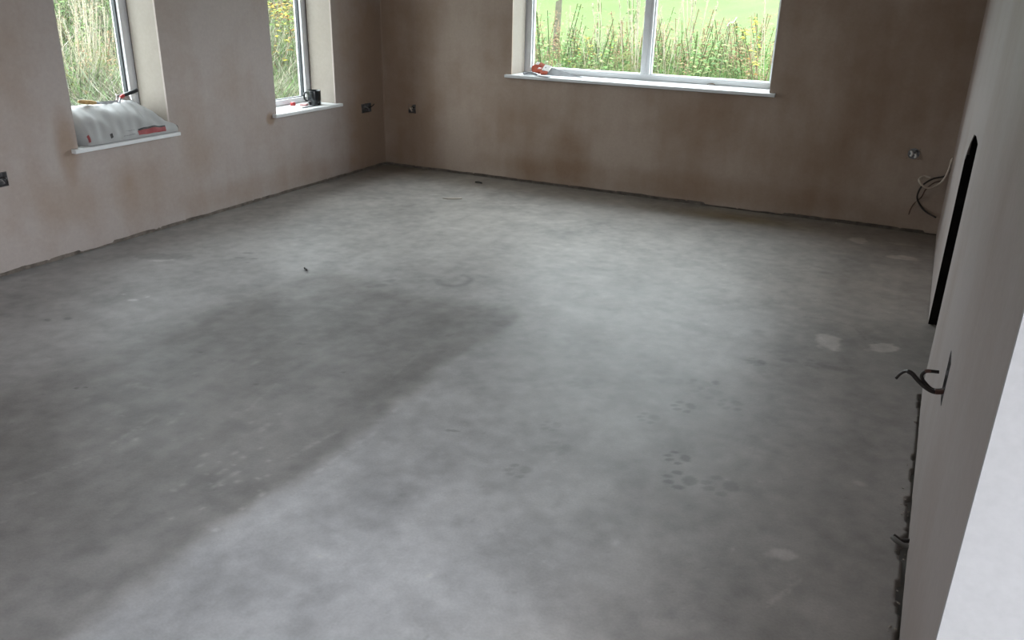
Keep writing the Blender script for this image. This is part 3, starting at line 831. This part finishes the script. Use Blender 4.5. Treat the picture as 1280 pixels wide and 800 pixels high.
for k in range(n):
    for rr, d in ((.036, -.0003), (0, -.0003)):
        a = 2*math.pi*k/n; c_, s_ = math.cos(a), math.sin(a)
        q = rr if rr else hs/max(abs(c_), abs(s_))
        mb.v.append((q*c_, d, q*s_))
mb.f = [(2*k, 2*k+1, 2*((k+1) % n)+1, 2*((k+1) % n)) for k in range(n)]
mb.build('plaster_surround', M_BACK, b4)
wire(b4, [(-.012, .028, .0), (-.016, -.006, .012), (-.008, -.016, .0), (-.014, -.008, -.016)], .0075, M_PALEGRIP)
wire(b4, [(.012, .028, -.004), (.012, -.010, -.002), (.020, -.016, -.014), (.008, -.010, -.022)], .0075, M_PALEGRIP)
wire(b4, [(.010, .028, .014), (.016, -.002, .020), (.026, -.010, .012)], .004, M_CABLE_DARK)
b5 = back_box('socket_box', 0, (W, SOCK_R[0], SOCK_R[1]), 1, .096, .126, 'slim steel box with two cable tails in the right wall beyond its end', M_DARKBOX, .001)
base_ = Vector((W, SOCK_R[0], SOCK_R[1]))
def rel(px, py, yy): return at(px, py, 1, yy)-base_
yy = SOCK_R[0]
wire(b5, [(.03, 0, -.03), rel(1180, 490, yy), rel(1168, 490, yy-.01), rel(1158, 485, yy-.01), rel(1148, 476, yy), rel(1140, 467, yy+.01), rel(1133, 464, yy+.02), rel(1126, 467, yy+.03), rel(1120, 473, yy+.03)],
     lambda t: .0065 if t < .72 else .0042, M_CABLE_DARK, 'cable_tail')
wire(b5, [(.03, 0, -.02), rel(1181, 487, yy+.01), rel(1166, 487, yy), rel(1156, 478, yy), rel(1152, 470, yy), rel(1156, 465, yy), rel(1163, 464, yy), rel(1174, 465, yy)],
     .0048, M_CABLE_DARK, 'cable_tail')
wire(b5, [rel(1164, 464.2, yy), rel(1160, 463.8, yy), rel(1156, 464.2, yy)], .0054, M_COPPER, 'bare_core')
wire(b5, [rel(1180, 489.5, yy-.004), rel(1174, 490, yy-.006), rel(1168, 489.5, yy-.010)], .0072, M_COPPER, 'bare_core')

cab = empty('cable_stub', (W, -3.78, .01))
tag(cab, 'short doubled cable stub poking out low beside the right wall', 'cable')
b0 = Vector((W, -3.78, .01))
def on_(px, py, h_): return at(px, py, 2, h_)-b0
wire(cab, [on_(1136, 684, .03), on_(1130, 682, .03), on_(1122, 677, .035), on_(1115, 671, .035)], .0075, M_CABLE_GREY, 'cable_tail')
wire(cab, [on_(1137, 676, .035), on_(1130, 676, .035), on_(1125, 675, .035), on_(1117, 669, .04)], .0060, M_CABLE_DARK, 'cable_tail')

def wall_cable(name, pix, rad, material, label, depth=-.05):
    n = len(pix)
    pts = [at(px, py, 1, depth-.03*math.sin(i*1.3)) for i, (px, py) in enumerate(pix)]
    o = MB().tube(pts, rad, 8, 6).build(name, material, smooth=True)
    return tag(o, label, 'cable', 'loose cables in the back right corner')
wall_cable('loose_cable', [(1193, 198), (1189.7, 200), (1186.5, 211), (1180, 224), (1172, 231), (1160, 235), (1151, 230), (1149, 224), (1155, 220.5), (1163, 222)], .0068, M_CABLE_TAN,
           'pale tan cable looping beside the back right corner', -.075)
wall_cable('loose_cable', [(1192, 205), (1188, 208), (1186, 215), (1180, 220.5), (1173, 222), (1165, 224), (1154, 231), (1148, 240), (1147, 250), (1155.5, 263), (1170, 272)], .0058, M_CABLE_DARK,
           'dark brown cable hanging in a curl below the tan cable', -.035)
wall_cable('loose_cable', [(1176, 226), (1167, 229), (1157, 237), (1152, 246), (1143, 254), (1138, 262), (1136, 268)], .004, M_CABLE_BROWN,
           'thin brown wire trailing down behind the looped cables', -.025)

# ------------------------------------------------------------------ crumbs and scraps on the floor
def crumb_mesh(seed, sx, sy, sz):
    r = random.Random(seed)
    bm = bmesh.new(); bmesh.ops.create_icosphere(bm, subdivisions=1, radius=1)
    for v in bm.verts:
        k = r.uniform(.7, 1.2); v.co = Vector((v.co.x*sx*k, v.co.y*sy*k, max(-.2, v.co.z)*sz*k+.2*sz))
    m = bpy.data.meshes.new('crumb'); bm.to_mesh(m); bm.free(); m.materials.append(M_CRUMB); return m
crumbs = [crumb_mesh(i, .008, .006, .005) for i in range(5)]
def crumb(x, y, s, rz, label, group):
    o = bpy.data.objects.new('plaster_crumb', crumbs[random.randrange(5)]); COL.objects.link(o)
    o.location = (x, y, .0005); o.scale = (s, s, s); o.rotation_euler = (0, 0, rz)
    tag(o, label, 'plaster crumb', group)
for k in range(34):
    crumb(W-random.uniform(.004, .03), random.uniform(-4.75, -2.8), random.uniform(.25, .7), random.uniform(0, 6), 'tiny plaster crumb lying along the foot of the right wall', 'plaster crumbs by the right wall')
for k in range(16):
    crumb(random.uniform(.006, .03), random.uniform(-4.0, -.3), random.uniform(.4, 1.0), random.uniform(0, 6), 'tiny plaster crumb lying along the foot of the left wall', 'plaster crumbs by the left wall')
for k in range(14):
    crumb(random.uniform(.4, 4.2), -random.uniform(.006, .03), random.uniform(.4, 1.0), random.uniform(0, 6), 'tiny plaster crumb lying along the foot of the back wall', 'plaster crumbs by the back wall')
def flake(px, py, sx, sy, rz, label, material=M_CRUMB, h=.006):
    p = at(px, py, 2, 0); r = random.Random(px)
    poly = [(sx*math.cos(a)*r.uniform(.75, 1.1), sy*math.sin(a)*r.uniform(.7, 1.1)) for a in [k*math.pi/5 for k in range(10)]]
    o = MB().prism(poly, 2, 0, h).build('plaster_flake', material, bevel=.001)
    o.location = (p.x, p.y, .0008); o.rotation_euler = (0, 0, rz); tag(o, label, 'flake')
flake(567, 248.5, .075, .020, .55, 'pale plaster flake on the floor near the left back corner')
tw = at(383, 338, 2, 0)
tag(MB().tube([(tw.x-.03, tw.y+.02, .004), (tw.x, tw.y, .006), (tw.x+.02, tw.y-.02, .012)], .0045, 7, 4).build('twig', M_CABLE_DARK, smooth=True), 'tiny dark twig on the floor past the long stain', 'twig')
tw = at(598, 229, 2, 0)
tag(MB().tube([(tw.x-.03, tw.y, .006), (tw.x, tw.y+.006, .008), (tw.x+.03, tw.y, .006)], .006, 7, 4).build('offcut', M_CABLE_DARK, smooth=True), 'small dark offcut on the floor by the back wall', 'offcut')

# ------------------------------------------------------------------ outside: field, bank, weeds, fence post
def ground_z(x, y):
    x = np.asarray(x, float); y = np.asarray(y, float)
    b = -.25+.18*sstep(2, 4, y)+np.maximum(0, y-5.5)*.05+.10*(fbm(x*.35+50, y*.35+50, 3, 3)-.5)
    bank = 1.9*sstep(-2.6, -13, x)*sstep(-14, -6, y)
    return b+bank
def grid_mesh(name, xs, ys, zf, colf):
    gx, gy = np.meshgrid(xs, ys); x, y = gx.ravel(), gy.ravel(); z = zf(x, y)
    m = bpy.data.meshes.new(name)
    m.vertices.add(len(x)); m.vertices.foreach_set('co', np.stack([x, y, z], -1).astype(np.float32).ravel())
    I = np.arange(len(x)).reshape(gx.shape)
    q = np.stack([I[:-1, :-1], I[:-1, 1:], I[1:, 1:], I[1:, :-1]], -1).reshape(-1, 4)
    m.loops.add(q.size); m.loops.foreach_set('vertex_index', q.ravel().astype(np.int32))
    m.polygons.add(len(q)); m.polygons.foreach_set('loop_start', (np.arange(len(q))*4).astype(np.int32))
    m.polygons.foreach_set('use_smooth', np.ones(len(q), bool)); m.update(calc_edges=True)
    set_tint(m, colf(x, y)); return m
GRASS = np.array([.115, .168, .052]); STRAW = np.array([.20, .17, .09]); EARTH = np.array([.12, .10, .065])
def ground_col(x, y):
    n = fbm(x*.8, y*2.2, 7, 5)[:, None]; k = fbm(x*3, y*7, 8, 4)[:, None]
    c = GRASS*(1+.35*(n-.5)+.5*(k-.5))
    rough = sstep(7.5, 5.2, y)*.45
    c = c*(1-rough[:, None]*.5)+EARTH*rough[:, None]*.5
    s = sstep(-2.0, -4.5, x)*sstep(-20, -10, x)*(.25+.75*sstep(.35, .6, fbm(x*.9+3, y*.9, 5, 4)))
    s = s*(1-sstep(8, 14, y))
    c = c*(1-s[:, None])+(STRAW*.55+EARTH*.45)*s[:, None]
    # unseen gravel beside and behind the house, added to cut green bounce
    g = np.maximum(sstep(4.8, 6.0, x), sstep(-6.5, -8.5, y))*(1-sstep(1.0, 2.5, y))
    gv = np.array([.36, .34, .33])*(.8+.4*k)
    return c*(1-g[:, None])+gv*g[:, None]
xs = np.unique(np.concatenate([np.linspace(-70, -16, 30), np.linspace(-16, 8, 140), np.linspace(8, 40, 20)]))
ys = np.unique(np.concatenate([np.linspace(-30, 0, 30), np.linspace(0, 16, 110), np.linspace(16, 130, 60)]))
gm = grid_mesh('field', xs, ys, ground_z, ground_col)
gd = link('field', gm, M_PLANT, kind='structure')
tag(gd, 'bright green grass field and rough bank outside the windows')

def blades(name, x, y, hgt, wid, lean, cols, label):
    n = len(x); z = ground_z(x, y)
    a = RNG.uniform(0, 2*np.pi, n); d = RNG.uniform(0, 2*np.pi, n)
    ux, uy = np.cos(a)*wid/2, np.sin(a)*wid/2
    lx, ly = np.cos(d)*lean*hgt, np.sin(d)*lean*hgt
    P = np.empty((n, 5, 3))
    P[:, 0] = np.stack([x-ux, y-uy, z-.02], -1); P[:, 1] = np.stack([x+ux, y+uy, z-.02], -1)
    P[:, 2] = np.stack([x+ux*.8+lx*.35, y+uy*.8+ly*.35, z+hgt*.6], -1); P[:, 3] = np.stack([x-ux*.8+lx*.35, y-uy*.8+ly*.35, z+hgt*.6], -1)
    P[:, 4] = np.stack([x+lx, y+ly, z+hgt], -1)
    m = bpy.data.meshes.new(name)
    m.vertices.add(n*5); m.vertices.foreach_set('co', P.astype(np.float32).ravel())
    o = (np.arange(n)*5)[:, None]
    tri = np.concatenate([o+np.array([0, 1, 2]), o+np.array([0, 2, 3]), o+np.array([3, 2, 4])], 1).reshape(-1, 3)
    m.loops.add(tri.size); m.loops.foreach_set('vertex_index', tri.ravel().astype(np.int32))
    m.polygons.add(len(tri)); m.polygons.foreach_set('loop_start', (np.arange(len(tri))*3).astype(np.int32))
    m.update(calc_edges=True)
    set_tint(m, np.repeat(cols, 5, 0))
    o_ = link(name, m, M_PLANT); return tag(o_, label, 'grass', kind='stuff')
def mixcol(n, choices, w):
    c = np.array(choices)[RNG.choice(len(choices), n, p=np.array(w)/sum(w))]
    return np.clip(c*RNG.uniform(.7, 1.35, (n, 1))*RNG.uniform(.92, 1.08, (n, 3)), .01, .9)
# through the wide window
n = 42000; t = RNG.random(n); y = 2.2+9.5*t**1.3
x0 = 1.3-(y-.25)*.62-1.5; x1 = 3.2-(y-.25)*.08+1.0
x = x0+(x1-x0)*RNG.random(n)
hh = RNG.uniform(.12, .55, n)*np.where(y < 6.5, 1.25, .55)*(.4+1.2*fbm(x*1.1, y*1.1, 41, 3))
blades('meadow_grass', x, y, hh, RNG.uniform(.006, .014, n), RNG.uniform(.1, .55, n),
       mixcol(n, [(.15, .27, .085), (.19, .32, .11), (.12, .21, .07), (.28, .30, .15), (.34, .31, .2)], [5, 4, 3, 1.6, .9]), 'long green meadow grass outside the wide window')
# the bank seen through the two narrow windows
n = 52000; x = -2.6-11*RNG.random(n)**1.2; y = -1.5+(1.0-x*1.05)*RNG.random(n)
keep = (y < 1.5-1.15*x) & (y > -2.5-.25*x); x, y = x[keep], y[keep]; n = len(x)
hh = RNG.uniform(.2, .9, n)*(.35+1.1*fbm(x*.9, y*.9, 45, 3))
blades('bank_grass', x, y, hh, RNG.uniform(.007, .018, n), RNG.uniform(.25, 1.0, n),
       mixcol(n, [(.17, .23, .11), (.28, .29, .19), (.33, .31, .23), (.40, .38, .30), (.17, .19, .12), (.18, .28, .11)], [3, 3, 3, 2, 2, 2]), 'tangled green and straw grass on the bank outside')

# weeds: kinds built once, then copied
class Plant(MB):
    def __init__(s): super().__init__(); s.c = []
    def pad(s, col):
        while len(s.c) < len(s.v): s.c.append(col)
    def leaf(s, p, d, ln, wd, col, droop=.3):
        d = Vector(d).normalized(); side = d.cross(Vector((0, 0, 1)))
        side = side.normalized() if side.length > 1e-3 else Vector((1, 0, 0))
        p = Vector(p); dz = Vector((0, 0, -droop*ln))
        n = len(s.v)
        s.v += [tuple(p), tuple(p+d*ln*.45+side*wd*.5+dz*.1), tuple(p+d*ln*.45-side*wd*.5+dz*.1), tuple(p+d*ln*.5+Vector((0, 0, .12*wd))), tuple(p+d*ln+dz)]
        s.f += [(n, n+1, n+3), (n, n+3, n+2), (n+1, n+4, n+3), (n+2, n+3, n+4)]
        s.pad(col)
    def done(s, name, parent):
        o = s.build(name, M_PLANT, parent); set_tint(o.data, np.array(s.c)); return o
def rc_(r, c, k=.3): f = r.uniform(1-k, 1+k); return tuple(min(.9, q*f) for q in c)
def make_weed(kind, seed):
    r = random.Random(seed); root = empty('weed')
    st = Plant(); fo = Plant(); sh = Plant()
    if kind == 'leafy':
        for k in range(r.randint(3, 5)):
            a = r.uniform(0, 6.28); H = r.uniform(.7, 1.1); b = Vector((r.uniform(-.12, .12), r.uniform(-.12, .12), 0)); tip = b+Vector((math.cos(a)*.22, math.sin(a)*.22, H))
            mid = b.lerp(tip, .5)+Vector((0, 0, .06)); st.tube([b, mid, tip], .005, 5, 4); st.pad(rc_(r, (.12, .16, .06)))
            for j in range(22):
                t = .15+.85*j/22; p = b.lerp(mid, t*2) if t < .5 else mid.lerp(tip, t*2-1); an = j*2.4
                fo.leaf(p, (math.cos(an), math.sin(an), .25), r.uniform(.07, .14)*(1.15-.5*t), r.uniform(.03, .055), rc_(r, r.choice([(.17, .29, .10), (.21, .33, .13), (.13, .21, .085), (.28, .30, .14)])))
    elif kind == 'seeded':
        for k in range(r.randint(2, 4)):
            a = r.uniform(0, 6.28); H = r.uniform(.75, 1.15); b = Vector((r.uniform(-.1, .1), r.uniform(-.1, .1), 0)); tip = b+Vector((math.cos(a)*.2, math.sin(a)*.2, H))
            st.tube([b, b.lerp(tip, .5)+Vector((.02, 0, .03)), tip], .005, 5, 4); st.pad(rc_(r, (.27, .21, .13)))
            for j in range(60):
                t = .55+.45*r.random(); p = b.lerp(tip, t)+Vector((r.gauss(0, .038), r.gauss(0, .038), r.gauss(0, .012)))
                sh.leaf(p, (r.gauss(0, 1), r.gauss(0, 1), .4), .034, .022, rc_(r, r.choice([(.34, .20, .12), (.28, .17, .10), (.38, .28, .17)])))
            for j in range(12):
                t = .08+.5*j/12; p = b.lerp(tip, t); an = j*2.4
                fo.leaf(p, (math.cos(an), math.sin(an), .3), r.uniform(.10, .18), .04, rc_(r, r.choice([(.18, .28, .11), (.30, .28, .15), (.21, .30, .12)])))
    elif kind == 'stalk':
        for k in range(r.randint(5, 8)):
            a = r.uniform(0, 6.28); H = r.uniform(.8, 1.35); b = Vector((r.uniform(-.06, .06), r.uniform(-.06, .06), 0)); tip = b+Vector((math.cos(a)*.18, math.sin(a)*.18, H))
            st.tube([b, b.lerp(tip, .55)+Vector((0, 0, .04)), tip], .0038, 4, 3); st.pad(rc_(r, (.46, .42, .30), .15))
            for j in range(26):
                t = .78+.22*r.random(); p = b.lerp(tip, t)
                sh.leaf(p, (r.gauss(0, 1), r.gauss(0, 1), 1.6), .035, .008, rc_(r, (.48, .43, .32), .15))
            for j in range(4):
                p = b.lerp(tip, .1+.12*j); an = r.uniform(0, 6.28)
                fo.leaf(p, (math.cos(an), math.sin(an), .8), .25, .012, rc_(r, (.24, .27, .11)), .5)
    else:   # yellowing bramble / sapling
        for k in range(r.randint(4, 6)):
            a = r.uniform(0, 6.28); H = r.uniform(.7, 1.2); b = Vector((0, 0, 0)); tip = Vector((math.cos(a)*.5, math.sin(a)*.5, H))
            mid = b.lerp(tip, .5)+Vector((0, 0, .16)); st.tube([b, mid, tip], .0042, 5, 5); st.pad(rc_(r, (.22, .17, .11)))
            for j in range(30):
                t = .2+.8*r.random(); p = b.lerp(mid, t*2) if t < .5 else mid.lerp(tip, t*2-1); an = r.uniform(0, 6.28)
                fo.leaf(p, (math.cos(an), math.sin(an), .3), r.uniform(.05, .10), r.uniform(.03, .055), rc_(r, r.choice([(.45, .40, .06), (.38, .36, .09), (.14, .22, .06), (.17, .25, .07), (.34, .20, .06)])))
    if st.v: st.done('stem', root)
    if fo.v: fo.done('foliage', root)['kind'] = 'stuff'
    if sh.v: sh.done('seed_head', root)['kind'] = 'stuff'
    return root
LAB = {'leafy': ('green leafy weed', 'weed'), 'seeded': ('weed with brown seed heads', 'weed'), 'stalk': ('clump of pale dry grass stalks', 'grass clump'), 'yellow': ('bramble with yellowing leaves', 'bramble')}
PROTO = {}
for i, k in enumerate(LAB):
    for j in range(3): PROTO[(k, j)] = make_weed(k, 100*i+j)
used = set()
def place_weed(kind, x, y, s, where, group):
    j = random.randrange(3); p = PROTO[(kind, j)]
    if (kind, j) in used:
        o = p.copy(); COL.objects.link(o)
        for c in p.children:
            d = c.copy(); COL.objects.link(d); d.parent = o
    else: o = p; used.add((kind, j))
    o.location = (x, y, float(ground_z(np.array([x]), np.array([y]))[0])-.02); o.scale = (s, s, s); o.rotation_euler = (0, 0, random.uniform(0, 6.28))
    tag(o, LAB[kind][0]+' '+where, LAB[kind][1], LAB[kind][0]+' '+group)
    o.name = {'leafy': 'leafy_weed', 'seeded': 'seeded_weed', 'stalk': 'grass_clump', 'yellow': 'bramble'}[kind]
WK = 'leafy leafy leafy leafy leafy leafy seeded seeded seeded stalk'.split()
for k in range(84):
    y = random.uniform(4.2, 6.9); px = 650+330*((k*.618) % 1)
    p = at(px, 60, 1, y)
    place_weed(random.choice(WK), p.x, y, random.uniform(.82, 1.28), 'beyond the wide back window', 'beyond the wide window')
for px, y, kd, s in ((958, 4.6, 'yellow', 1.25), (965, 4.9, 'stalk', 1.2), (860, 5.0, 'seeded', 1.2), (745, 5.2, 'yellow', .9), (783, 4.9, 'seeded', 1.15), (720, 5.2, 'seeded', 1.2), (835, 5.4, 'seeded', 1.2),
                     (760, 5.0, 'stalk', 1.35), (866, 5.3, 'stalk', 1.4), (800, 5.0, 'stalk', 1.35), (675, 4.6, 'stalk', 1.0)):
    p = at(px, 60, 1, y); place_weed(kd, p.x, y, s, 'beyond the wide back window', 'beyond the wide window')
for k in range(34):
    x = -random.uniform(3.6, 10); px = 72+80*((k*.618) % 1)
    p = at(px, random.uniform(20, 110), 0, x)
    place_weed(random.choice(['stalk', 'stalk', 'leafy', 'seeded']), x, p.y, random.uniform(.7, 1.15), 'on the bank beyond the sack window', 'beyond the sack window')
for k in range(22):
    x = -random.uniform(3.8, 7.5); px = 334+46*((k*.618) % 1)
    p = at(px, random.uniform(20, 110), 0, x)
    place_weed(random.choice(['yellow', 'yellow', 'yellow', 'leafy', 'stalk']), x, p.y, random.uniform(1.0, 1.5), 'on the bank beyond the mug window', 'beyond the mug window')
for (kd, j), o in PROTO.items():
    if (kd, j) not in used: bpy.data.objects.remove(o, do_unlink=True)

M_POST = simple('weathered_post', (.085, .08, .052), .9, var=.3, scale=14, bump=.6)
yp = 6.0; top = at(698.5, 1, 1, yp); bot = at(692, 95, 1, yp)
gz = float(ground_z(np.array([bot.x]), np.array([yp]))[0])
foot = bot+(bot-top)*((bot.z-gz+.1)/(top.z-bot.z))
pr = random.Random(3); mb = MB(); n = 12
for i in range(13):
    t = i/12; c = foot.lerp(top, t); rad = .056*(1-.12*t)
    for k in range(n):
        a = 2*math.pi*k/n; q = rad*(1+.12*math.sin(3*a+1)+.04*pr.uniform(-1, 1)); mb.v.append((c.x+q*math.cos(a), c.y+q*math.sin(a), c.z+(.02*math.cos(a) if i == 12 else 0)))
for i in range(12):
    for k in range(n): mb.f.append((i*n+k, i*n+(k+1) % n, (i+1)*n+(k+1) % n, (i+1)*n+k))
mb.f.append(tuple(range(12*n, 13*n)))
tag(mb.build('fence_post', M_POST, smooth=False), 'weathered round wooden fence post leaning among the weeds', 'fence post')
sp = at(915, 28, 1, 5.2); scr = MB()
for i in range(6):
    for j in range(3):
        s, t = i/5, j/2-.5
        scr.v.append((sp.x-.05+.10*s, sp.y+.05*t, sp.z-.05+.09*s+.02*math.sin(s*7)+.02*abs(t)))
for i in range(5):
    for j in range(2):
        k = i*3+j; scr.f.append((k, k+1, k+4, k+3))
# the scrap hangs on its own dry stem
so = empty('litter_scrap', (0, 0, 0)); tag(so, 'white scrap caught on a stem outside the wide window', 'litter')
q = scr.build('scrap_sheet', M_PALEGRIP, so); q.modifiers.new('t', 'SOLIDIFY').thickness = .002
gz = float(ground_z(np.array([sp.x]), np.array([sp.y]))[0])
MB().tube([(sp.x-.1, sp.y, gz-.02), (sp.x-.08, sp.y, (gz+sp.z)/2), (sp.x-.03, sp.y, sp.z-.02)], .005, 6, 4).build('stem', M_POST, so)
